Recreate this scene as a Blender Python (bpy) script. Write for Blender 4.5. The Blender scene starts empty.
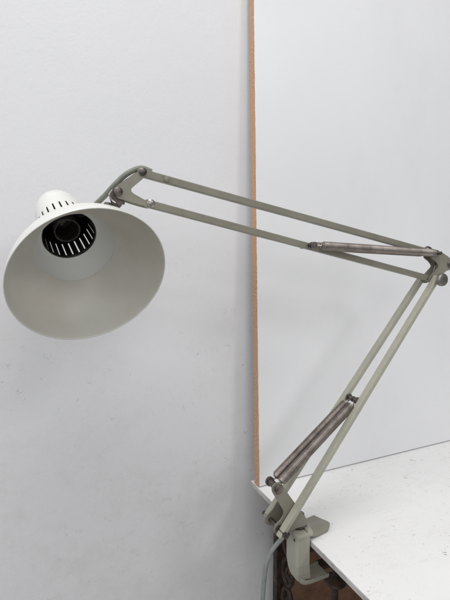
import bpy, bmesh, math, random
from mathutils import Vector, Matrix
random.seed(7)
S = bpy.context.scene
C = S.collection
PI = math.pi

# ------------------------------------------------------------------ materials
def newmat(name):
    m = bpy.data.materials.new(name); m.use_nodes = True
    nt = m.node_tree
    return m, nt, nt.nodes['Principled BSDF']

def N(nt, t, **kw):
    n = nt.nodes.new(t)
    for k, v in kw.items():
        if k in n.inputs: n.inputs[k].default_value = v
        else: setattr(n, k, v)
    return n

def ramp(nt, src, p0, p1, c0=(0,0,0,1), c1=(1,1,1,1)):
    r = nt.nodes.new('ShaderNodeValToRGB')
    r.color_ramp.elements[0].position = p0; r.color_ramp.elements[0].color = c0
    r.color_ramp.elements[1].position = p1; r.color_ramp.elements[1].color = c1
    nt.links.new(src, r.inputs[0]); return r.outputs[0]

def mixc(nt, fac, a, b):
    m = nt.nodes.new('ShaderNodeMix'); m.data_type = 'RGBA'
    for k, v in ((6, a), (7, b)):
        if isinstance(v, tuple): m.inputs[k].default_value = (*v, 1) if len(v) == 3 else v
        else: nt.links.new(v, m.inputs[k])
    if isinstance(fac, float): m.inputs[0].default_value = fac
    else: nt.links.new(fac, m.inputs[0])
    return m.outputs[2]

def math_(nt, op, a, b):
    m = nt.nodes.new('ShaderNodeMath'); m.operation = op
    for i, v in enumerate((a, b)):
        if isinstance(v, (int, float)): m.inputs[i].default_value = v
        else: nt.links.new(v, m.inputs[i])
    return m.outputs[0]

def coords(nt, scale=(1,1,1), rot=(0,0,0), loc=(0,0,0)):
    tc = nt.nodes.new('ShaderNodeTexCoord'); mp = nt.nodes.new('ShaderNodeMapping')
    mp.inputs['Scale'].default_value = scale; mp.inputs['Rotation'].default_value = rot
    mp.inputs['Location'].default_value = loc
    nt.links.new(tc.outputs['Object'], mp.inputs[0]); return mp.outputs[0]

def noise(nt, vec, scale, detail=4, rough=.55):
    n = N(nt, 'ShaderNodeTexNoise'); n.inputs['Scale'].default_value = scale
    n.inputs['Detail'].default_value = detail; n.inputs['Roughness'].default_value = rough
    nt.links.new(vec, n.inputs['Vector']); return n.outputs['Fac']

def bump(nt, bsdf, h, strength, dist=.001):
    b = nt.nodes.new('ShaderNodeBump'); b.inputs['Strength'].default_value = strength
    b.inputs['Distance'].default_value = dist
    nt.links.new(h, b.inputs['Height']); nt.links.new(b.outputs[0], bsdf.inputs['Normal'])

def scratch(nt, angle, density, seed, thin=.02, axis='z', lng=9, thn=420):
    # long thin marks: strongly stretched noise, broken up by a second noise
    rot = (0, 0, angle) if axis == 'z' else (0, angle, 0)
    sc = (lng, thn, lng) if axis == 'z' else (lng, lng, thn)
    v = coords(nt, sc, rot, (seed, seed*.7, seed*.3))
    a = noise(nt, v, 1.0, 2, .4)
    a = ramp(nt, a, 1-density, 1-density+thin)
    b = ramp(nt, noise(nt, coords(nt, (1,1,1), (0,0,0), (seed*2.1, 0, seed)), 16, 3), .57, .64)
    return math_(nt, 'MULTIPLY', a, b)

def specks(nt, scale, size, seed, patch=(.5,.6), pscale=6):
    vo = N(nt, 'ShaderNodeTexVoronoi'); vo.inputs['Scale'].default_value = scale
    v0 = coords(nt, (1,1,1), (.3,.2,.5), (seed, seed*.4, seed*.9))
    nz = N(nt, 'ShaderNodeTexNoise'); nz.inputs['Scale'].default_value = scale*2.5
    nt.links.new(v0, nz.inputs['Vector'])
    mm = nt.nodes.new('ShaderNodeMix'); mm.data_type = 'VECTOR'; mm.inputs[0].default_value = .03
    nt.links.new(v0, mm.inputs[4]); nt.links.new(nz.outputs['Color'], mm.inputs[5])
    nt.links.new(mm.outputs[1], vo.inputs['Vector'])
    a = ramp(nt, vo.outputs['Distance'], size*.5, size, (1,1,1,1), (0,0,0,1))
    # only some of the cells carry a speck
    sep = nt.nodes.new('ShaderNodeSeparateColor'); nt.links.new(vo.outputs['Color'], sep.inputs[0])
    c = ramp(nt, sep.outputs[0], .48, .85)
    b = ramp(nt, noise(nt, coords(nt, (1,1,1), (0,0,0), (seed, 3, 1)), pscale, 3), *patch)
    return math_(nt, 'MULTIPLY', math_(nt, 'MULTIPLY', a, b), c)

def mat_wall():
    m, nt, b = newmat('wall_paint')
    v = coords(nt)
    big = ramp(nt, noise(nt, v, 2.2, 5, .6), .35, .7)
    col = mixc(nt, big, (.755,.758,.775), (.79,.79,.80))
    # grime: soft clouds and fine flecks, more of both towards the table's height
    sep = nt.nodes.new('ShaderNodeSeparateXYZ'); nt.links.new(v, sep.inputs[0])
    low = nt.nodes.new('ShaderNodeMapRange'); nt.links.new(sep.outputs[2], low.inputs[0])
    low.inputs[1].default_value = .50; low.inputs[2].default_value = .05
    low.inputs[3].default_value = .10; low.inputs[4].default_value = 1.0
    lowf = low.outputs[0]
    sm = ramp(nt, noise(nt, v, 9, 8, .72), .48, .80)
    col = mixc(nt, math_(nt, 'MULTIPLY', sm, math_(nt, 'MULTIPLY', lowf, .50)), col, (.60,.575,.55))
    st = ramp(nt, noise(nt, coords(nt, (1,1,1.5), (0,.35,0)), 30, 8, .75), .57, .74)
    st = math_(nt, 'MULTIPLY', st, ramp(nt, noise(nt, coords(nt, (1,1,1), (0,0,0), (7,2,1)), 7, 4), .48, .66))
    col = mixc(nt, math_(nt, 'MULTIPLY', st, math_(nt, 'MULTIPLY', lowf, .55)), col, (.47,.44,.41))
    s1 = specks(nt, 60, .21, 1.3, (.45,.55), 6)
    s2 = specks(nt, 120, .24, 4.1, (.45,.56), 7)
    s3 = specks(nt, 240, .30, 2.7, (.46,.58), 5)
    s = math_(nt, 'MULTIPLY', math_(nt, 'MAXIMUM', s3, math_(nt, 'MAXIMUM', s1, s2)), math_(nt, 'MULTIPLY', lowf, .52))
    col = mixc(nt, s, col, (.30,.29,.28))
    sc = math_(nt, 'MAXIMUM', math_(nt, 'MAXIMUM', scratch(nt, PI/2+.1, .30, 2.3, .03, 'y', 10, 620), scratch(nt, .45, .29, 5.7, .03, 'y', 14, 640)), scratch(nt, -.25, .29, 8.9, .03, 'y', 14, 640))
    col = mixc(nt, math_(nt, 'MULTIPLY', sc, math_(nt, 'MULTIPLY', lowf, .5)), col, (.42,.40,.38))
    nt.links.new(col, b.inputs['Base Color']); b.inputs['Roughness'].default_value = .62
    h = math_(nt, 'ADD', noise(nt, v, 230, 3, .6), math_(nt, 'MULTIPLY', noise(nt, v, 42, 4), 1.6))
    bump(nt, b, h, .22, .0010)
    return m

def mat_board():
    m, nt, b = newmat('board_laminate')
    v = coords(nt)
    col = mixc(nt, ramp(nt, noise(nt, v, 3, 5), .3, .7), (.785,.79,.80), (.82,.822,.828))
    s = specks(nt, 60, .09, 2.2, (.55,.65), 5)
    col = mixc(nt, math_(nt, 'MULTIPLY', s, .45), col, (.4,.4,.39))
    sm = ramp(nt, noise(nt, coords(nt, (1,1,.5), (0,.5,0)), 7, 7, .7), .50, .80)
    col = mixc(nt, math_(nt, 'MULTIPLY', sm, .22), col, (.62,.62,.61))
    sc = math_(nt, 'MAXIMUM', scratch(nt, .9, .33, 3.1, .03, 'y', 8, 650), scratch(nt, -.4, .31, 7.7, .03, 'y', 12, 650))
    col = mixc(nt, math_(nt, 'MULTIPLY', sc, .12), col, (.5,.5,.5))
    nt.links.new(col, b.inputs['Base Color']); b.inputs['Roughness'].default_value = .42
    bump(nt, b, noise(nt, v, 60, 3), .04, .001)
    return m

def mat_edge():
    m, nt, b = newmat('raw_chipboard')
    v = coords(nt, (1,1,.8))
    a = noise(nt, v, 420, 4, .7)
    col = mixc(nt, ramp(nt, a, .36, .64), (.34,.18,.10), (.66,.44,.29))
    col = mixc(nt, ramp(nt, noise(nt, coords(nt), 14, 3), .4, .65), col, (.53,.32,.20))
    nt.links.new(col, b.inputs['Base Color']); b.inputs['Roughness'].default_value = .8
    bump(nt, b, a, .5, .001)
    return m

def mat_table():
    m, nt, b = newmat('worn_white_tabletop')
    v = coords(nt)
    col = mixc(nt, ramp(nt, noise(nt, v, 5, 6, .6), .35, .7), (.815,.808,.80), (.85,.846,.84))
    sm = ramp(nt, noise(nt, coords(nt, (1,2.2,1), (0,0,.5)), 12, 6, .7), .56, .75)
    col = mixc(nt, math_(nt, 'MULTIPLY', sm, .35), col, (.62,.61,.60))
    sc = math_(nt, 'MAXIMUM', scratch(nt, -.16, .37, 1.7, .03, 'z', 7, 700), math_(nt, 'MAXIMUM', scratch(nt, .42, .34, 6.2, .03, 'z', 14, 800), scratch(nt, -.62, .335, 9.4, .03, 'z', 16, 760)))
    col = mixc(nt, math_(nt, 'MULTIPLY', sc, .36), col, (.48,.465,.45))
    s = math_(nt, 'MAXIMUM', specks(nt, 46, .15, 3.3, (.42,.54), 9), math_(nt, 'MAXIMUM', specks(nt, 95, .20, 8.1, (.42,.52), 7), specks(nt, 210, .27, 5.6, (.47,.58), 8)))
    col = mixc(nt, math_(nt, 'MULTIPLY', s, .9), col, (.24,.22,.20))
    nt.links.new(col, b.inputs['Base Color']); b.inputs['Roughness'].default_value = .5
    bump(nt, b, math_(nt, 'SUBTRACT', noise(nt, v, 40, 4), sc), .08, .001)
    return m

def mat_tedge():
    m, nt, b = newmat('worn_table_edge')
    v = coords(nt)
    col = mixc(nt, ramp(nt, noise(nt, v, 45, 5, .65), .4, .7), (.55,.54,.53), (.33,.31,.29))
    col = mixc(nt, math_(nt, 'MULTIPLY', ramp(nt, noise(nt, v, 120, 4), .6, .68), .7), col, (.22,.17,.13))
    nt.links.new(col, b.inputs['Base Color']); b.inputs['Roughness'].default_value = .6
    return m

def mat_paint(name, c0, c1, rough=.42, wear=.5, chip=(.12,.11,.09), edge=.9):
    m, nt, b = newmat(name)
    v = coords(nt)
    col = mixc(nt, ramp(nt, noise(nt, v, 18, 5, .6), .35, .68), c0, c1)
    col = mixc(nt, math_(nt, 'MULTIPLY', ramp(nt, noise(nt, v, 75, 5, .7), .62, .72), wear), col, chip)
    # paint rubbed off along the edges
    bv = nt.nodes.new('ShaderNodeBevel'); bv.samples = 4; bv.inputs['Radius'].default_value = .0015
    ge = nt.nodes.new('ShaderNodeNewGeometry')
    dt = nt.nodes.new('ShaderNodeVectorMath'); dt.operation = 'DOT_PRODUCT'
    nt.links.new(bv.outputs[0], dt.inputs[0]); nt.links.new(ge.outputs['Normal'], dt.inputs[1])
    em = ramp(nt, dt.outputs['Value'], .80, .985, (1,1,1,1), (0,0,0,1))
    em = math_(nt, 'MULTIPLY', em, ramp(nt, noise(nt, v, 130, 5, .7), .46, .56))
    col = mixc(nt, math_(nt, 'MULTIPLY', em, edge), col, chip)
    # greyish dirt settled in soft patches
    dirt = ramp(nt, noise(nt, v, 42, 6, .7), .50, .74)
    col = mixc(nt, math_(nt, 'MULTIPLY', dirt, wear*.55), col, tuple(.45*k+.02 for k in c0))
    nt.links.new(col, b.inputs['Base Color'])
    r = nt.nodes.new('ShaderNodeMapRange'); nt.links.new(noise(nt, v, 30, 4), r.inputs[0])
    r.inputs[3].default_value = rough-.08; r.inputs[4].default_value = rough+.12
    nt.links.new(r.outputs[0], b.inputs['Roughness'])
    bump(nt, b, noise(nt, v, 260, 2), .05, .0006)
    return m

def mat_metal(name, c0, c1, rough, metallic=1.0, sc=60):
    m, nt, b = newmat(name)
    v = coords(nt)
    nt.links.new(mixc(nt, ramp(nt, noise(nt, v, sc, 5, .65), .36, .66), c0, c1), b.inputs['Base Color'])
    b.inputs['Metallic'].default_value = metallic; b.inputs['Roughness'].default_value = rough
    return m

def mat_plain(name, c0, c1, rough, sc=40, bmp=.1):
    m, nt, b = newmat(name)
    v = coords(nt); n = noise(nt, v, sc, 5, .6)
    nt.links.new(mixc(nt, ramp(nt, n, .40, .70), c0, c1), b.inputs['Base Color'])
    b.inputs['Roughness'].default_value = rough; bump(nt, b, n, bmp, .001)
    return m

def mat_wood():
    m, nt, b = newmat('brown_board')
    v = coords(nt, (1,1,1.6), (0,.2,0))
    n = noise(nt, v, 16, 8, .7)
    nt.links.new(mixc(nt, ramp(nt, n, .34, .7), (.13,.065,.036), (.33,.18,.105)), b.inputs['Base Color'])
    b.inputs['Roughness'].default_value = .75; bump(nt, b, n, .3, .001)
    return m

M = dict(
    wall=mat_wall(), board=mat_board(), edge=mat_edge(), table=mat_table(), tedge=mat_tedge(), wood=mat_wood(),
    olive=mat_paint('olive_grey_enamel', (.215,.203,.160), (.265,.252,.203), .34, .30),
    olive_light=mat_paint('pale_olive_enamel', (.345,.336,.272), (.41,.40,.332), .34, .25),
    shade=mat_paint('white_shade_enamel', (.68,.68,.645), (.72,.72,.69), .28, .16, (.5,.48,.42), .5),
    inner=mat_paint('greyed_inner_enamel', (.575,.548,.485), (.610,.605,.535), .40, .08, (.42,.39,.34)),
    neck=mat_paint('lit_inner_enamel', (.82,.835,.80), (.85,.865,.83), .40, .05, (.42,.40,.36)),  # inner enamel made paler here, so the neck's lit look is in the colour
    black=mat_plain('cap_black', (.018,.018,.017), (.045,.042,.038), .30, 60, .05),  # near-black colour for the inside of the cap
    socket=mat_plain('black_bakelite', (.030,.027,.025), (.07,.062,.056), .25, 60, .05),
    brass=mat_metal('dull_contact_metal', (.16,.12,.09), (.30,.22,.17), .45),
    spring=mat_metal('dark_spring_steel', (.17,.145,.13), (.38,.335,.305), .40, 1.0, 40),
    steel=mat_metal('dull_steel', (.28,.26,.24), (.52,.50,.47), .34),
    dark=mat_metal('dark_steel', (.09,.08,.073), (.25,.22,.20), .40),
    knob=mat_metal('worn_knob_metal', (.20,.185,.165), (.36,.34,.31), .46),
    cord_g=mat_plain('grey_green_cord', (.19,.20,.165), (.25,.26,.215), .6, 80, .1),
    cord_b=mat_plain('grey_cord', (.20,.215,.215), (.27,.285,.285), .55, 80, .1),
    iron=mat_plain('rusty_black_iron', (.010,.008,.007), (.075,.036,.022), .6, 70, .5),
    floor=mat_plain('floor', (.36,.34,.32), (.44,.42,.40), .7, 5, .1),
)

# ------------------------------------------------------------------ helpers
def obj(name, bm, mats, parent=None, smooth=False, angle=35):
    """link bm (world coordinates) as ONE mesh object; children are stored relative to their thing"""
    if not isinstance(mats, (list, tuple)): mats = [mats]
    bmesh.ops.recalc_face_normals(bm, faces=bm.faces[:])
    org = Vector((0,0,0)); p = parent
    while p is not None: org += p.location; p = p.parent
    bm.transform(Matrix.Translation(-org))
    me = bpy.data.meshes.new(name); bm.to_mesh(me); bm.free()
    for m in mats: me.materials.append(m)
    o = bpy.data.objects.new(name, me); C.objects.link(o)
    if parent is not None: o.parent = parent
    if smooth:
        me.polygons.foreach_set('use_smooth', [True]*len(me.polygons))
        try: me.set_sharp_from_angle(angle=math.radians(angle))
        except Exception: pass
    return o

def thing(name, label, cat, loc):
    o = bpy.data.objects.new(name, None); C.objects.link(o)
    o.location = loc; o.empty_display_size = .05; o['label'] = label; o['category'] = cat
    return o

def bevel(o, w, seg=2):
    b = o.modifiers.new('bevel', 'BEVEL'); b.width = w; b.segments = seg
    b.limit_method = 'ANGLE'; b.angle_limit = math.radians(40); b.harden_normals = False
    return o

def add_box(bm, x0, x1, y0, y1, z0, z1, mi=0):
    r = bmesh.ops.create_cube(bm, size=1)
    for v in r['verts']:
        v.co = Vector((x0+(v.co.x+.5)*(x1-x0), y0+(v.co.y+.5)*(y1-y0), z0+(v.co.z+.5)*(z1-z0)))
    for f in {f for v in r['verts'] for f in v.link_faces}: f.material_index = mi

def frame(d, up=Vector((0,0,1))):
    d = d.normalized()
    if abs(d.dot(up)) > .98: up = Vector((1,0,0))
    a = d.cross(up).normalized(); b = a.cross(d).normalized()
    return a, b

def add_cyl(bm, p, q, r0, r1=None, seg=20, mi=0):
    """closed cylinder / cone from p to q"""
    p, q = Vector(p), Vector(q); r1 = r0 if r1 is None else r1
    a, b = frame(q-p)
    rings = []
    for c, r in ((p, r0), (q, r1)):
        rings.append([bm.verts.new(c + r*(a*math.cos(t)+b*math.sin(t))) for t in [2*PI*i/seg for i in range(seg)]])
    fs = [bm.faces.new((rings[0][i], rings[0][(i+1)%seg], rings[1][(i+1)%seg], rings[1][i])) for i in range(seg)]
    fs += [bm.faces.new(rings[0][::-1]), bm.faces.new(rings[1])]
    for f in fs: f.material_index = mi

def add_lathe(bm, base, axis, prof, seg=32, mi=0, cap=True):
    """revolve (t, r) along axis from base"""
    base, axis = Vector(base), Vector(axis).normalized(); a, b = frame(axis)
    rings = []
    for t, r in prof:
        if r < 1e-6: rings.append([bm.verts.new(base+axis*t)])
        else: rings.append([bm.verts.new(base+axis*t+r*(a*math.cos(2*PI*i/seg)+b*math.sin(2*PI*i/seg))) for i in range(seg)])
    for A, B in zip(rings, rings[1:]):
        for i in range(seg):
            j = (i+1) % seg
            if len(A) == 1 and len(B) == 1: continue
            vs = (A[0], B[j], B[i]) if len(A) == 1 else (A[i], A[j], B[0]) if len(B) == 1 else (A[i], A[j], B[j], B[i])
            bm.faces.new(vs).material_index = mi
    if cap:
        for R_ in (rings[0], rings[-1]):
            if len(R_) > 2: bm.faces.new(R_).material_index = mi

def catmull(pts, n=10):
    P = [Vector(p) for p in pts]; P = [2*P[0]-P[1]] + P + [2*P[-1]-P[-2]]
    out = []
    for i in range(1, len(P)-2):
        a, b, c, d = P[i-1:i+3]
        for k in range(n):
            t = k/n
            out.append(.5*((2*b)+(c-a)*t+(2*a-5*b+4*c-d)*t*t+(3*b-a-3*c+d)*t**3))
    out.append(P[-2]); return out

def add_tube(bm, path, r, seg=10, mi=0, caps=True):
    path = [Vector(p) for p in path]
    prev = None; a = None
    rings = []
    for i, p in enumerate(path):
        d = (path[min(i+1, len(path)-1)]-path[max(i-1, 0)]).normalized()
        if a is None: a, _ = frame(d)
        a = (a - d*a.dot(d)).normalized(); b = d.cross(a)
        rr = r(i/(len(path)-1)) if callable(r) else r
        rings.append([bm.verts.new(p+rr*(a*math.cos(2*PI*k/seg)+b*math.sin(2*PI*k/seg))) for k in range(seg)])
    for A, B in zip(rings, rings[1:]):
        for k in range(seg):
            bm.faces.new((A[k], A[(k+1)%seg], B[(k+1)%seg], B[k])).material_index = mi
    if caps:
        bm.faces.new(rings[0][::-1]).material_index = mi; bm.faces.new(rings[-1]).material_index = mi

def fillet(poly, r, n=5):
    """round the corners of a 2D polygon; r may be a list"""
    out = []
    L = len(poly)
    for i, p in enumerate(poly):
        rr = r[i] if isinstance(r, (list, tuple)) else r
        p = Vector(p); a = Vector(poly[i-1])-p; b = Vector(poly[(i+1)%L])-p
        k = min(rr, a.length*.48, b.length*.48)
        s, e = p+a.normalized()*k, p+b.normalized()*k
        for j in range(n+1):
            t = j/n
            out.append(s*(1-t)**2+p*2*t*(1-t)+e*t*t)
    return out

def add_plate(bm, poly, y0, y1, mi=0):
    """polygon in the xz plane, extruded from y0 to y1"""
    A = [bm.verts.new((x, y0, z)) for x, z in poly]; B = [bm.verts.new((x, y1, z)) for x, z in poly]
    n = len(poly)
    fs = [bm.faces.new(A), bm.faces.new(B[::-1])]
    fs += [bm.faces.new((A[i], B[i], B[(i+1)%n], A[(i+1)%n])) for i in range(n)]
    for f in bm.faces: f.material_index = mi if f in fs else f.material_index

def add_bar(bm, p, q, hw, hy, channel=0):
    """square bar in a lamp arm from p to q: half width hw across (in the xz plane), half depth hy along y"""
    p, q = Vector(p), Vector(q); d = (q-p).normalized(); yv = Vector((0,1,0)); n = d.cross(yv).normalized()
    yv = n.cross(d).normalized()
    rings = [[bm.verts.new(c+n*sx*hw+yv*sy*hy) for sx, sy in ((-1,-1),(1,-1),(1,1),(-1,1))] for c in (p, q)]
    for i in range(4): bm.faces.new((rings[0][i], rings[0][(i+1)%4], rings[1][(i+1)%4], rings[1][i]))
    bm.faces.new(rings[0][::-1]); bm.faces.new(rings[1])

def add_screw(bm, x, y, z, r, h=.0022):
    """domed slotted screw head facing -y"""
    add_lathe(bm, (x, y, z), (0,-1,0), [(0, r), (h*.45, r), (h*.85, r*.72), (h, r*.3), (h, 0)], 18)

# ------------------------------------------------------------------ the setting
WALL_Y = .0595
FLOOR_Z = -.75
def sheet(name, corners, m):
    bm = bmesh.new(); bm.faces.new([bm.verts.new(c) for c in corners])
    o = obj(name, bm, m); o['kind'] = 'structure'; return o
sheet('wall', [(-2.2, WALL_Y, FLOOR_Z), (2.6, WALL_Y, FLOOR_Z), (2.6, WALL_Y, 2.2), (-2.2, WALL_Y, 2.2)], M['wall'])
sheet('floor', [(-2.2, -3.2, FLOOR_Z), (2.6, -3.2, FLOOR_Z), (2.6, WALL_Y, FLOOR_Z), (-2.2, WALL_Y, FLOOR_Z)], M['floor'])

# ------------------------------------------------------------------ leaning board
bt = thing('wall_board', 'tall smooth white board with raw brown left edge leaning on the wall behind the table', 'board', (.0015, .001, 0))
LEAN, TB, HB = .040, .0165, 1.03
dn = Vector((0, LEAN, 1)).normalized(); nn = Vector((0, 1, -LEAN)).normalized()
def slab(bm, x0, x1, d0, d1, h0, h1):
    vs = []
    for x in (x0, x1):
        for d in (d0, d1):
            for h in (h0, h1):
                c = Vector((x, .001, .0020)) + nn*d + dn*h
                vs.append(bm.verts.new(c))
    for f in ((0,1,3,2),(4,6,7,5),(0,4,5,1),(2,3,7,6),(0,2,6,4),(1,5,7,3)): bm.faces.new([vs[i] for i in f])
bm = bmesh.new(); slab(bm, .0030, 1.4, 0, TB, 0, HB); bevel(obj('panel', bm, M['board'], bt), .0006, 1)
# the raw chipboard edge, a strip with a slightly ragged front line
bm = bmesh.new()
rows = 110; R0 = []
for i in range(rows+1):
    h = HB*i/rows
    j = random.uniform(-.0004, .0004)
    ring = []
    for x, d in ((.0015+random.uniform(0,.0003), .0003), (.0032, .0006+j), (.0032, TB-.0006), (.0015, TB-.0004)):
        ring.append(bm.verts.new(Vector((x, .001, .0020))+nn*d+dn*h))
    R0.append(ring)
for A, B in zip(R0, R0[1:]):
    for k in range(4): bm.faces.new((A[k], A[(k+1)%4], B[(k+1)%4], B[k]))
bm.faces.new(R0[0]); bm.faces.new(R0[-1][::-1])
obj('raw_edge', bm, M['edge'], bt)['label'] = 'raw reddish brown chipboard edge'

# ------------------------------------------------------------------ table
tt = thing('table', 'white table with scratched top and black iron base that the lamp is clamped to', 'table', (.7, -.4, FLOOR_Z))
TX1, TY0, TY1, TH = 1.42, -.95, .030, .0085
bm = bmesh.new(); add_box(bm, .0012, TX1, TY0, TY1, -TH, 0)
bevel(obj('tabletop', bm, M['table'], tt), .0008, 2)
bm = bmesh.new(); add_box(bm, 0, .0016, TY0+.001, TY1-.001, -TH+.0004, -.0006)
obj('edge_strip', bm, M['tedge'], tt)
def iron_frame(x):
    bm = bmesh.new()
    y0, y1 = -.90, .022
    zt, zb = -.0125, FLOOR_Z
    # two uprights, rails and a chain of scrolls between them
    for y in (y0, y1):
        add_box(bm, x-.012, x+.012, y-.007, y+.007, zb, zt)
    for z in (zt-.008, -.40, zb+.06):
        add_box(bm, x-.010, x+.010, y0+.0071, y1-.0071, z-.0065, z+.0065)
    for k in range(11):
        z = zt-.045-k*.060
        c = Vector((x, y1-.026, z))
        path = [c+Vector((0, .0165*math.cos(t), .026*math.sin(t))) for t in [2*PI*i/20 for i in range(21)]]
        add_tube(bm, path, .0042, 8, caps=False)
        add_tube(bm, catmull([c+Vector((.0,-.013,.02)), c+Vector((0,-.002,.010)), c+Vector((0,.004,-.003)), c+Vector((0,-.004,-.010)), c+Vector((0,-.009,-.002))], 5), .0032, 6)
    return bm
obj('leg', iron_frame(.062), M['iron'], tt, True)
obj('leg', iron_frame(1.30), M['iron'], tt, True)
bm = bmesh.new(); add_box(bm, .0745, 1.2875, -.60, -.58, -.10, -.0125); add_box(bm, .0745, 1.2875, .004, .020, -.160, -.0125)  # rear rail deepened as a black strip standing in for shade beneath the top
obj('stretcher_shade_fill', bm, M['iron'], tt)

pb = thing('brown_board', 'dark brown board standing against the wall beneath the white table', 'board', (.5, .05, FLOOR_Z))
bm = bmesh.new(); add_box(bm, .083, .96, .040, .054, FLOOR_Z+.001, -.030)
bevel(obj('board_panel', bm, M['wood'], pb), .0012, 2)

# ------------------------------------------------------------------ the lamp
YC = -.1375
lamp = thing('desk_lamp', 'olive grey spring arm desk lamp with white bell shade clamped to the table edge', 'lamp', (-.0074, YC, 0))

# --- clamp
bm = bmesh.new()
prof = [(-.0245,-.1575),(-.0225,-.1610),(-.002,-.1620),(-.002,-.1590),(-.019,-.1575),(-.0195,-.1345),(-.002,-.1335),(-.002,-.1305),(-.0215,-.1310),(-.0245,-.1335)]
zs = [.0095, .004, -.016, -.034, -.048, -.055, -.0605]
rings = []
for z in zs:
    t = max(0, (-.030-z)/.032)
    k = 1-.30*t*t
    rings.append([bm.verts.new((x+.006*t*t, -.146+(y+.146)*k-.001*t, z)) for x, y in prof])
for A, B in zip(rings, rings[1:]):
    for i in range(len(prof)): bm.faces.new((A[i], A[(i+1)%len(prof)], B[(i+1)%len(prof)], B[i]))
bm.faces.new(rings[0]); bm.faces.new(rings[-1][::-1])
clamp = bevel(obj('clamp', bm, M['olive_light'], lamp), .0016, 3)
# top cap that closes the clamp body and carries the post socket
bm = bmesh.new()
poly = fillet([(-.0255,-.163),(.003,-.163),(.008,-.150),(.008,-.126),(-.002,-.120),(-.0235,-.122)], .005)
A = [bm.verts.new((x, y, .0098)) for x, y in poly]; B = [bm.verts.new((x, y, .0125)) for x, y in poly]; n = len(poly)
bm.faces.new(A[::-1]); bm.faces.new(B)
for i in range(n): bm.faces.new((A[i], A[(i+1)%n], B[(i+1)%n], B[i]))
obj('clamp_cap', bm, M['olive_light'], clamp)
# broad upper jaw lying on the table, pressed sheet with a raised fold along it
bm = bmesh.new()
nx, ny = 16, 14
grid = [[None]*(ny+1) for _ in range(nx+1)]; gb = [[None]*(ny+1) for _ in range(nx+1)]
for i in range(nx+1):
    for j in range(ny+1):
        u, w = i/nx, j/ny
        xe = .0360+(.0490-.0360)*min(1, w/.30)**.9 if w < .30 else .0490-.0100*((w-.30)/.70)**1.1
        x = -.004+u*(xe+.004)
        yl = -.1615+.0085*u; yr = -.1205+.0075*u
        y = yl+(yr-yl)*w
        fold = .0060*math.exp(-((w-.42)/.20)**2)*(1-.45*u)
        z = .0014+.009*(1-u)**3+fold*(.95-.62*u)
        grid[i][j] = bm.verts.new((x, y, z+.0022)); gb[i][j] = bm.verts.new((x, y, max(.0006, z-.0006)))
for i in range(nx):
    for j in range(ny):
        bm.faces.new((grid[i][j], grid[i+1][j], grid[i+1][j+1], grid[i][j+1]))
        bm.faces.new((gb[i][j], gb[i][j+1], gb[i+1][j+1], gb[i+1][j]))
for i in range(nx):
    for j in (0, ny): bm.faces.new((grid[i][j], gb[i][j], gb[i+1][j], grid[i+1][j]))
for j in range(ny):
    for i in (0, nx): bm.faces.new((grid[i][j], grid[i][j+1], gb[i][j+1], gb[i][j]))
obj('upper_jaw', bm, M['olive'], clamp, True, 50)
# lower jaw: curls under the table
bm = bmesh.new()
sec = catmull([(-.0172, 0, -.052), (-.0145, 0, -.0605), (-.006, 0, -.0660), (.008, 0, -.0675), (.022, 0, -.0668), (.035, 0, -.0662)], 6)
wd = lambda t: .0125+.002*t
P = []
for i, p in enumerate(sec):
    t = i/(len(sec)-1); w = wd(t)
    d = (sec[min(i+1, len(sec)-1)]-sec[max(i-1, 0)]).normalized(); nrm = Vector((-d.z, 0, d.x))
    P.append([bm.verts.new(Vector((p.x, -.146+s*w, p.z))+nrm*o + Vector((0,0,e))) for s, o, e in ((-1,.0012,.004),(-.86,.0012,0),(.86,.0012,0),(1,.0012,.004),(1,-.0012,.003),(.86,-.0012,-.002),(-.86,-.0012,-.002),(-1,-.0012,.003))])
for A, B in zip(P, P[1:]):
    for k in range(8): bm.faces.new((A[k], A[(k+1)%8], B[(k+1)%8], B[k]))
bm.faces.new(P[0]); bm.faces.new(P[-1][::-1])
obj('lower_jaw', bm, M['olive_light'], clamp, True, 45)
for y, z in ((-.1545, .0048), (-.1400, .0055)):
    bm = bmesh.new(); add_lathe(bm, (-.0244, y, z), (-1,0,0), [(0,.0022),(.0006,.0022),(.0009,.0014),(.0009,0)], 12)
    obj('set_screw', bm, M['dark'], clamp, True)
bm = bmesh.new(); add_box(bm, .0345, .0780, -.1420, -.1250, -.0705, -.0640)
bevel(obj('shaded_jaw_end', bm, M['iron'], clamp), .0015, 2)  # added jaw end in black, the darkness under the table put in its colour
# dark clamping screw with its turned knob, under the table
bm = bmesh.new()
SX, SY = .0690, -.1330
add_lathe(bm, (SX, SY, -.150), (0,0,1), [(0,.003),(.002,.0052),(.020,.0058),(.036,.0045),(.041,.0042),(.043,.0165),(.0455,.0182),(.048,.0170),(.052,.0095),(.056,.0055),(.063,.0048),(.066,.0075),(.069,.0075),(.072,.0048),(.128,.0048),(.130,.0085),(.1365,.0085),(.1365,0)], 28)
obj('clamp_screw', bm, M['iron'], clamp, True)['label'] = 'black turned screw and round collar below the table edge'

# --- post and collar
bm = bmesh.new()
add_lathe(bm, (-.0065, YC, .0118), (0,0,1), [(0,.0115),(.002,.0125),(.004,.0125),(.0055,.0105),(.0055,.0085),(.020,.0085),(.020,0)], 28)
obj('swivel_collar', bm, M['dark'], lamp, True)

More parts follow.
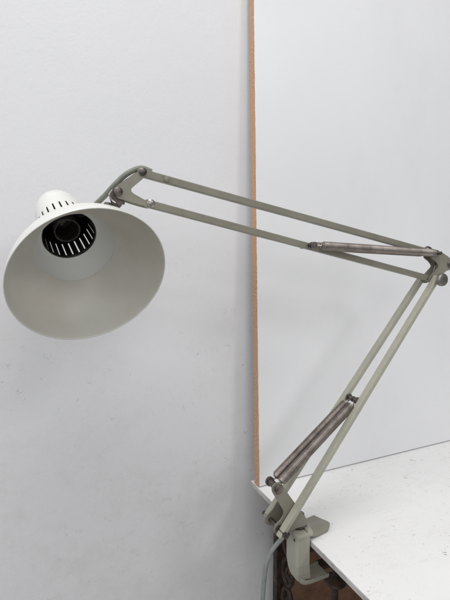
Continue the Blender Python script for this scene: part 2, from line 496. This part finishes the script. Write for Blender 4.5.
# --- base bracket: folded sheet, two cheeks and a back
out_poly = [(-.0535,.0965),(-.0455,.0955),(-.0405,.0860),(-.0235,.0605),(-.0045,.0350),(.0010,.0240),(-.0030,.0185),(-.0200,.0190),(-.0330,.0165),(-.0470,.0160),(-.0570,.0210),(-.0560,.0320),(-.0440,.0395),(-.0395,.0480),(-.0440,.0570),(-.0605,.0850),(-.0605,.0935)]
rad = [.004,.004,.01,.02,.01,.004,.004,.01,.01,.008,.008,.006,.008,.012,.02,.006,.005]
pl = fillet(out_poly, rad, 4)
bm = bmesh.new()
add_plate(bm, pl, -.1505, -.1487)
lobe = fillet([(-.0235,.0605),(-.0045,.0350),(.0010,.0240),(-.0030,.0185),(-.0200,.0190),(-.0330,.0165),(-.0470,.0160),(-.0570,.0210),(-.0560,.0320),(-.0440,.0395),(-.0360,.0520)],
              [.01,.01,.004,.004,.01,.01,.008,.008,.006,.01,.008], 4)
add_plate(bm, lobe, -.1253, -.1235)
# the folded back joining the cheeks along the right-hand side
back = [(-.0235,.0605),(-.0045,.0350),(.0006,.0245)]
back = [Vector(b) for b in back]
for a, b in zip(back, back[1:]):
    d = (b-a).normalized(); n = Vector((d.y, -d.x))
    if n.x < 0: n = -n
    q = [a-n*.0004, b-n*.0004, b-n*.0024, a-n*.0024]
    A = [bm.verts.new((v.x, -.14868, v.y)) for v in q]; B = [bm.verts.new((v.x, -.12532, v.y)) for v in q]
    for i in range(4): bm.faces.new((A[i], A[(i+1)%4], B[(i+1)%4], B[i]))
    bm.faces.new(A); bm.faces.new(B[::-1])
obj('base_bracket', bm, M['olive'], lamp)

# --- lower arm: two square channel bars that draw together towards the elbow
PB = Vector((-.0478, 0, .026)); PE = Vector((.238, 0, .378))
dA = (PE-PB).normalized()
def P3(v, y): return Vector((v.x, y, v.z))
for yb, yt, ex in ((-.1590, -.1520, .0085), (-.1160, -.1240, .0030)):
    bm = bmesh.new(); add_bar(bm, P3(PB-dA*ex, yb), P3(PE+dA*.005, yt), .0035, .0056)
    bevel(obj('lower_bar', bm, M['olive_light'], lamp), .0011, 3)
# axle, nuts
bm = bmesh.new(); add_cyl(bm, (PB.x, -.1690, PB.z), (PB.x, -.1060, PB.z), .0036, seg=20)
for a, b in ((-.1533,-.1515), (-.1235,-.1223)): add_cyl(bm, (PB.x, a, PB.z), (PB.x, b, PB.z), .0065, seg=22)
add_cyl(bm, (PB.x, -.1700, PB.z), (PB.x, -.1667, PB.z), .0045, seg=6)
obj('base_axle', bm, M['dark'], lamp, True)
# spring anchor pins
PT = Vector((-.0525, 0, .0890)); PM = Vector((.0885, 0, .1955))
bm = bmesh.new(); add_cyl(bm, (PT.x, -.1545, PT.z), (PT.x, -.1295, PT.z), .0034)
for y in (-.1310,): add_lathe(bm, (PT.x, y-.0022, PT.z), (0,1,0), [(0,.003),(.0006,.0055),(.0038,.0055),(.0044,.003)], 20)
add_cyl(bm, (PT.x, -.1485, PT.z), (PT.x, -.1315, PT.z), .0050)
add_lathe(bm, (PT.x, -.1545, PT.z), (0,-1,0), [(0,.0066),(.0018,.0068),(.0030,.0056),(.0034,.003),(.0034,0)], 20)
add_lathe(bm, (PT.x, -.1300, PT.z), (0,-1,0), [(-.002,.003),(-.0015,.0068),(.0022,.0068),(.0028,.004)], 20)
obj('spring_pin', bm, M['dark'], lamp, True)
bm = bmesh.new(); add_cyl(bm, (PM.x, -.1508, PM.z), (PM.x, -.1262, PM.z), .0032)
for y, r in ((-.1495,.0058), (-.1295,.0058), (-.1395,.0046)): add_lathe(bm, (PM.x, y-.0016, PM.z), (0,1,0), [(0,.003),(.0005,r),(.0030,r),(.0035,.003)], 20)
obj('spring_pin', bm, M['dark'], lamp, True)

# --- springs: close-wound coils with hooked ends
def spring(p, q, r, wire, hook0=.009, hook1=.009, pitch=None):
    p, q = Vector(p), Vector(q); d = (q-p).normalized(); L = (q-p).length
    a, b = frame(d)
    pitch = pitch or wire*2.08
    s0, s1 = hook0, L-hook1
    turns = int((s1-s0)/pitch); n = 12
    bm = bmesh.new(); path = []
    path += [p+d*t for t in (-.002, .0, hook0*.45)]
    path = [p - d*.0035*math.sin(u) + a*.0035*math.cos(u) for u in (0, .8, 1.57, 2.3, 3.0)] + [p - a*.003 + d*.002]
    for i in range(turns*n+1):
        t = 2*PI*i/n; f = i/(turns*n)
        rr = r*min(1, .45+.55*min(f, 1-f)*turns/2.0)
        path.append(p + d*(s0+(s1-s0)*f) + rr*(a*math.cos(t)+b*math.sin(t)))
    path += [q - d*.002 - a*.003] + [q + d*.0035*math.sin(u) + a*.0035*math.cos(u) for u in (3.0, 2.3, 1.57, .8, 0)]
    add_tube(bm, path, wire, 6)
    # dark core so the inside of the coil reads closed
    add_cyl(bm, p+d*(s0+.002), p+d*(s1-.002), r-wire*.4, seg=14)
    return bm
for yt, yb in ((-.1475, -.1460), (-.1325, -.1330)):
    obj('lower_spring', spring((PT.x, yt, PT.z), (PM.x, yb, PM.z), .0062, .00088, pitch=.0020), M['spring'], lamp, True, 60)

# --- elbow
PS = Vector((.2440, 0, .4190)); PR = Vector((.2755, 0, .4008))
el = fillet([(.2380,.4255),(.2500,.4230),(.2740,.4125),(.2865,.4030),(.2800,.3915),(.2690,.3905),(.2560,.3800),(.2470,.3700),(.2330,.3695),(.2290,.3780),(.2520,.3975),(.2440,.4060),(.2330,.4110),(.2320,.4210)],
            [.006,.008,.01,.008,.008,.008,.008,.008,.008,.007,.004,.008,.006,.006], 4)
bm = bmesh.new(); add_plate(bm, el, -.1456, -.1440); add_plate(bm, el, -.1310, -.1294)
obj('elbow_bracket', bm, M['olive'], lamp)
bm = bmesh.new(); add_cyl(bm, (PE.x, -.161, PE.z), (PE.x, -.117, PE.z), .0034)
obj('elbow_axle', bm, M['dark'], lamp, True)
bm = bmesh.new()
add_lathe(bm, (PE.x-.0012, -.1585, PE.z-.0008), (0,-1,0), [(0,.004),(.0020,.0045),(.0024,.0090),(.0036,.0102),(.0080,.0102),(.0098,.0092),(.0104,.0074),(.0104,0)], 32)
obj('elbow_knob', bm, M['knob'], lamp, True)['label'] = 'round dark grey metal tightening knob'
for x, z, r in ((PS.x, PS.z, .0052), (PR.x, PR.z, .0055)):
    bm = bmesh.new(); add_screw(bm, x, -.1456, z, r); add_cyl(bm, (x, -.1458, z), (x, -.1292, z), .0026)
    obj('screw', bm, M['dark'], lamp, True)

# --- upper arm: two slim channels
HT = Vector((-.2353, 0, .5127)); HB_ = Vector((-.2262, 0, .4772))
for p, q in ((HT, PS), (HB_, PE)):
    d = (q-p).normalized()
    bm = bmesh.new(); add_bar(bm, P3(p-d*.005, YC), P3(q+d*.003, YC), .0045, .0042)
    bevel(obj('upper_bar', bm, M['olive'], lamp), .0009, 3)
SP = HB_.lerp(PE, .488) + Vector((0, 0, .0012))
bm = bmesh.new(); add_cyl(bm, (SP.x, -.1535, SP.z), (SP.x, -.1215, SP.z), .0030)
for y in (-.1530, -.1475, -.1290, -.1235): add_lathe(bm, (SP.x, y-.0012, SP.z), (0,1,0), [(0,.003),(.0004,.0048),(.0022,.0048),(.0026,.003)], 18)
obj('spring_pin', bm, M['dark'], lamp, True)
for y in (-.1505, -.1245):
    obj('upper_spring', spring((SP.x, y, SP.z), (PS.x, y+.0006, PS.z), .0054, .0010, .013, .007, pitch=.0023), M['spring'], lamp, True, 60)
bm = bmesh.new(); add_cyl(bm, (PS.x, -.1545, PS.z), (PS.x, -.1205, PS.z), .0028)
obj('spring_pin', bm, M['dark'], lamp, True)
# rivet on the top bar
rv = HT.lerp(PS, .062); bm = bmesh.new(); add_screw(bm, rv.x, -.1433, rv.z, .0036, .0012)
obj('rivet', bm, M['olive'], lamp, True)

# --- head bracket
hd = fillet([(-.2295,.5125),(-.2334,.5065),(-.2495,.4925),(-.2480,.4885),(-.2330,.4808),(-.2225,.4775),(-.2250,.4722),(-.2400,.4752),(-.2571,.4800),(-.2640,.4805),(-.2690,.4885),(-.2655,.4955),(-.2405,.5135),(-.2355,.5185)],
            [.004,.006,.008,.008,.01,.004,.004,.01,.01,.006,.006,.006,.006,.005], 4)
bm = bmesh.new(); add_plate(bm, hd, -.1452, -.1436); add_plate(bm, hd, -.1314, -.1298)
obj('head_bracket', bm, M['olive'], lamp)
for x, z, r, m in ((HT.x, HT.z, .0048, 'dark'), (HB_.x, HB_.z, .0048, 'steel'), (-.2638, .4887, .0050, 'dark')):
    bm = bmesh.new(); add_screw(bm, x, -.1452, z, r, .0028); add_cyl(bm, (x, -.1454, z), (x, -.1294, z), .0026)
    obj('screw', bm, M[m], lamp, True)

# --- shade
CR = Vector((-.2996, -.1667, .3908)); AX = Vector((-.143, .832, .536)).normalized()
SK = .90                                   # shade scale: rim radius 86 mm
sh = bpy.data.objects.new('lamp_shade', None); C.objects.link(sh); sh.parent = lamp
# flared bell: outside white, inside grey; closed shell with a rolled rim
inn = [(.0008,.0944),(.010,.0922),(.020,.0889),(.030,.0843),(.040,.0782),(.050,.0704),(.060,.0610),(.066,.0547),(.0686,.0517),(.0690,.0511)]
nk = [(.0690,.0511),(.0698,.0514),(.0712,.0522),(.0745,.0519),(.0800,.0504),(.0860,.0485),(.0920,.0454),(.0975,.0413),(.1010,.0380),(.1028,.0358)]
outp = [(.1055,.0368),(.1025,.0396),(.0985,.0429),(.0930,.0468),(.0868,.0500),(.0805,.0526),(.0740,.0545)]
flo = [(.068,.0563),(.061,.0632),(.051,.0724),(.041,.0801),(.030,.0862),(.020,.0907),(.010,.0939),(.0030,.0955)]
rimp = [(.0006,.0960),(-.0006,.0957),(-.0006,.0949)]
prof = [(t*SK, r*SK) for t, r in inn + nk[1:] + outp + flo + rimp]
seg = 120
bm = bmesh.new(); a, b = frame(AX); rings = []
for t, r in prof: rings.append([bm.verts.new(CR+AX*t+r*(a*math.cos(2*PI*i/seg)+b*math.sin(2*PI*i/seg))) for i in range(seg)])
n = len(prof); ni, nn_ = len(inn)-1, len(nk)-1
for k in range(n):
    A, B = rings[k], rings[(k+1) % n]
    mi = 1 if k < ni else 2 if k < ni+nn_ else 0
    for i in range(seg): bm.faces.new((A[i], A[(i+1)%seg], B[(i+1)%seg], B[i])).material_index = mi
obj('reflector', bm, [M['shade'], M['inner'], M['neck']], sh, True, 22)
# slotted cap
NS, COL = 24, 5
cp = [(.1030,.0362),(.1075,.0359),(.1085,.0358),(.1180,.0354),(.1270,.0349),(.1365,.0343),(.1375,.0342),(.1480,.0334),(.1580,.0328),(.1680,.0318),(.1770,.0300),(.1850,.0269),(.1910,.0229),(.1955,.0175),(.1982,.0115),(.1994,.0058),(.1997,.0)]
cp = [(t*SK, r*SK) for t, r in cp]
slot_rows = range(2, 5)
angs = []
for s in range(NS):
    base = 2*PI*s/NS; w = 2*PI/NS
    angs += [base, base+.21*w, base+.41*w, base+.61*w, base+.81*w]
bm = bmesh.new(); rings = []
for t, r in cp:
    rings.append([bm.verts.new(CR+AX*t)] if r == 0 else [bm.verts.new(CR+AX*t+r*(a*math.cos(g)+b*math.sin(g))) for g in angs])
na = len(angs)
for k, (A, B) in enumerate(zip(rings, rings[1:])):
    for i in range(na):
        if k in slot_rows and i % COL == 0: continue
        j = (i+1) % na
        bm.faces.new((A[i], A[j], B[0]) if len(B) == 1 else (A[i], A[j], B[j], B[i]))
# inner shell, offset inwards, joined at the slot and mouth edges
cap = obj('shade_cap', bm, [M['shade'], M['black']], sh, True, 40)
cap['label'] = 'white rounded cap with a ring of narrow ventilation slots'
for p in cap.data.polygons: pass
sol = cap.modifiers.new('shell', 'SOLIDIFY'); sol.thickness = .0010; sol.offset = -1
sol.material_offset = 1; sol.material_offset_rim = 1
# bulb holder
bm = bmesh.new()
add_lathe(bm, CR+AX*.117*SK, AX, [(t*SK, r*SK) for t, r in [(0,.0150),(-.0016,.0158),(-.0020,.0168),(-.0012,.0178),(.002,.0180),(.004,.0176),(.006,.0168),(.045,.0162),(.050,.0190),(.060,.0190),(.060,0)]], 48, cap=False)
add_lathe(bm, CR+AX*.117*SK, AX, [(t*SK, r*SK) for t, r in [(0,.0150),(.006,.0138),(.010,.0142),(.014,.0136),(.018,.0142),(.022,.0136),(.030,.0136),(.030,0)]], 48, cap=False)
sock = obj('lamp_socket', bm, M['socket'], sh, True)
bm = bmesh.new(); add_lathe(bm, CR+AX*.131, AX, [(0,.0),(-.0008,.0040),(.001,.0055),(.002,.0055)], 20, cap=False)
add_box(bm, -.002, .002, -.007, .007, -.0004, .0004)
bm.verts.ensure_lookup_table()
bmesh.ops.transform(bm, matrix=Matrix.Translation(CR+AX*.130) @ AX.to_track_quat('Z', 'Y').to_matrix().to_4x4(), verts=bm.verts[-8:])
obj('contact', bm, M['brass'], sh, True)

# --- fork that carries the shade
HL = Vector((-.2638, YC, .4887))
tdir = Vector((.30, -.30, .9)); rad_dir = (tdir - AX*tdir.dot(AX)).normalized()
FP = CR + AX*.040 + rad_dir*.0735         # where it meets the flare
bm = bmesh.new()
fk = fillet([(-.2700,.4925),(-.2660,.4955),(-.2600,.4935),(-.2585,.4865),(-.2575,.4800),(-.2580,.4755),(-.2640,.4720),(-.2690,.4725),(-.2700,.4780),(-.2725,.4850)], .004, 4)
add_plate(bm, fk, -.1428, -.1412); add_plate(bm, fk, -.1338, -.1322)
ft = fillet([(-.2580,.4755),(-.2640,.4680),(-.2690,.4680),(-.2690,.4745),(-.2600,.4765)], .002, 3)
add_plate(bm, ft, -.1411, -.1339)
obj('shade_fork', bm, M['dark'], lamp)
bm = bmesh.new(); add_cyl(bm, (HL.x, -.1470, HL.z), (HL.x, -.128, HL.z), .0036)
add_cyl(bm, (-.2645, -.1375, .4725), FP - rad_dir*.0015, .0036, .0032)
obj('shade_stem', bm, M['dark'], lamp, True)
bm = bmesh.new(); add_cyl(bm, (-.2640, -.1385, .4765), (-.2572, -.1388, .4772), .0014); add_lathe(bm, (-.2575, -.1388, .4772), (1,0,.1), [(0,.0022),(.0015,.0022),(.002,.001),(.002,0)], 12)
obj('set_screw', bm, M['dark'], lamp, True)
bm = bmesh.new()
add_tube(bm, catmull([(-.2700,-.1440,.4905),(-.2735,-.1435,.4850),(-.2705,-.1430,.4790),(-.2670,-.1432,.4760)], 6), .0011, 6)
obj('wire_clip', bm, M['steel'], lamp, True)

# --- cords
bm = bmesh.new()
add_tube(bm, catmull([(-.2230,YC-.001,.5150),(-.2310,YC-.001,.5175),(-.2352,YC,.5182),(-.2430,YC+.001,.5158),(-.2535,YC+.003,.5093),(-.2640,YC+.010,.4990),(-.2730,YC+.024,.4880),(-.2810,YC+.046,.4790),(-.2870,YC+.075,.4710),(-.2930,YC+.105,.4700),(-.3040,YC+.130,.4790),(-.3170,YC+.134,.4870),CR+AX*.1985*SK], 8), .0033, 12)
obj('cord', bm, M['cord_g'], lamp, True)['label'] = 'grey green cord from the arm to the shade'
bm = bmesh.new()
add_tube(bm, catmull([(.2270,-.1330,.4195),(.2325,-.1322,.4262),(.2400,-.1315,.4290),(.2480,-.1312,.4260),(.2530,-.1330,.4175),(.2540,-.1370,.4060),(.2470,-.1375,.3860),(.2420,-.1375,.3760)], 8), .0016, 8)
obj('cord', bm, M['dark'], lamp, True)['label'] = 'thin dark cord looping over the elbow'
bm = bmesh.new()
add_tube(bm, catmull([(-.022,-.1370,.0150),(-.028,-.1368,.0065),(-.0345,-.1360,-.0015),(-.0425,-.1350,-.0090),(-.0520,-.1350,-.0190),(-.0594,-.135,-.0340),(-.0630,-.135,-.0590),(-.0652,-.135,-.0901),(-.0668,-.134,-.15),(-.066,-.13,-.30),(-.060,-.12,-.55),(-.055,-.10,-.70),(-.05,-.05,-.7465),(.05,-.02,-.7465),(.3,-.03,-.7465)], 8), .0034, 12)
obj('cord', bm, M['cord_b'], lamp, True)['label'] = 'blue grey mains cord hanging from the base'

# ------------------------------------------------------------------ camera
cx, cy, cz, yaw, pitch = -.3649, -.6652, .42, .4230, .1063
cam = bpy.data.cameras.new('camera'); co = bpy.data.objects.new('camera', cam); C.objects.link(co)
co.location = (cx, cy, cz)
fwd = Vector((math.sin(yaw)*math.cos(pitch), math.cos(yaw)*math.cos(pitch), -math.sin(pitch)))
co.rotation_euler = fwd.to_track_quat('-Z', 'Y').to_euler()
cam.sensor_fit = 'VERTICAL'; cam.sensor_height = 24; cam.lens = 24*445/600
cam.clip_start = .02; cam.clip_end = 50
S.camera = co

# ------------------------------------------------------------------ light
def area(name, loc, target, sx, sy, power, col):
    l = bpy.data.lights.new(name, 'AREA'); l.shape = 'RECTANGLE'; l.size = sx; l.size_y = sy
    l.energy = power; l.color = col
    o = bpy.data.objects.new(name, l); C.objects.link(o); o.location = loc
    o.rotation_euler = (Vector(target)-Vector(loc)).to_track_quat('-Z', 'Y').to_euler()
    return o
area('ceiling_light', (-.55, -.72, 2.30), (-.1, -.1, .2), 1.8, 1.0, 28, (1.0, .985, .965))
area('window_light', (-2.2, -.95, 1.25), (0, -.1, .3), 1.4, 1.6, 14, (.95, .975, 1.0))
area('front_fill_light', (-.55, -2.5, 1.25), (.1, 0, .3), 1.3, 1.2, 11, (.98, .985, 1.0))  # unseen frontal fill, added to brighten the wall, board and table
area('far_window_light', (1.05, -2.35, 2.1), (.2, 0, .3), .55, .55, 12, (.98, .985, 1.0))
W = bpy.data.worlds.new('World'); S.world = W; W.use_nodes = True
bg = W.node_tree.nodes['Background']; bg.inputs[0].default_value = (.96,.97,1.0,1); bg.inputs[1].default_value = .27
S.view_settings.view_transform = 'Standard'; S.view_settings.look = 'None'; S.view_settings.exposure = 0
S.render.resolution_x = 768; S.render.resolution_y = 1024
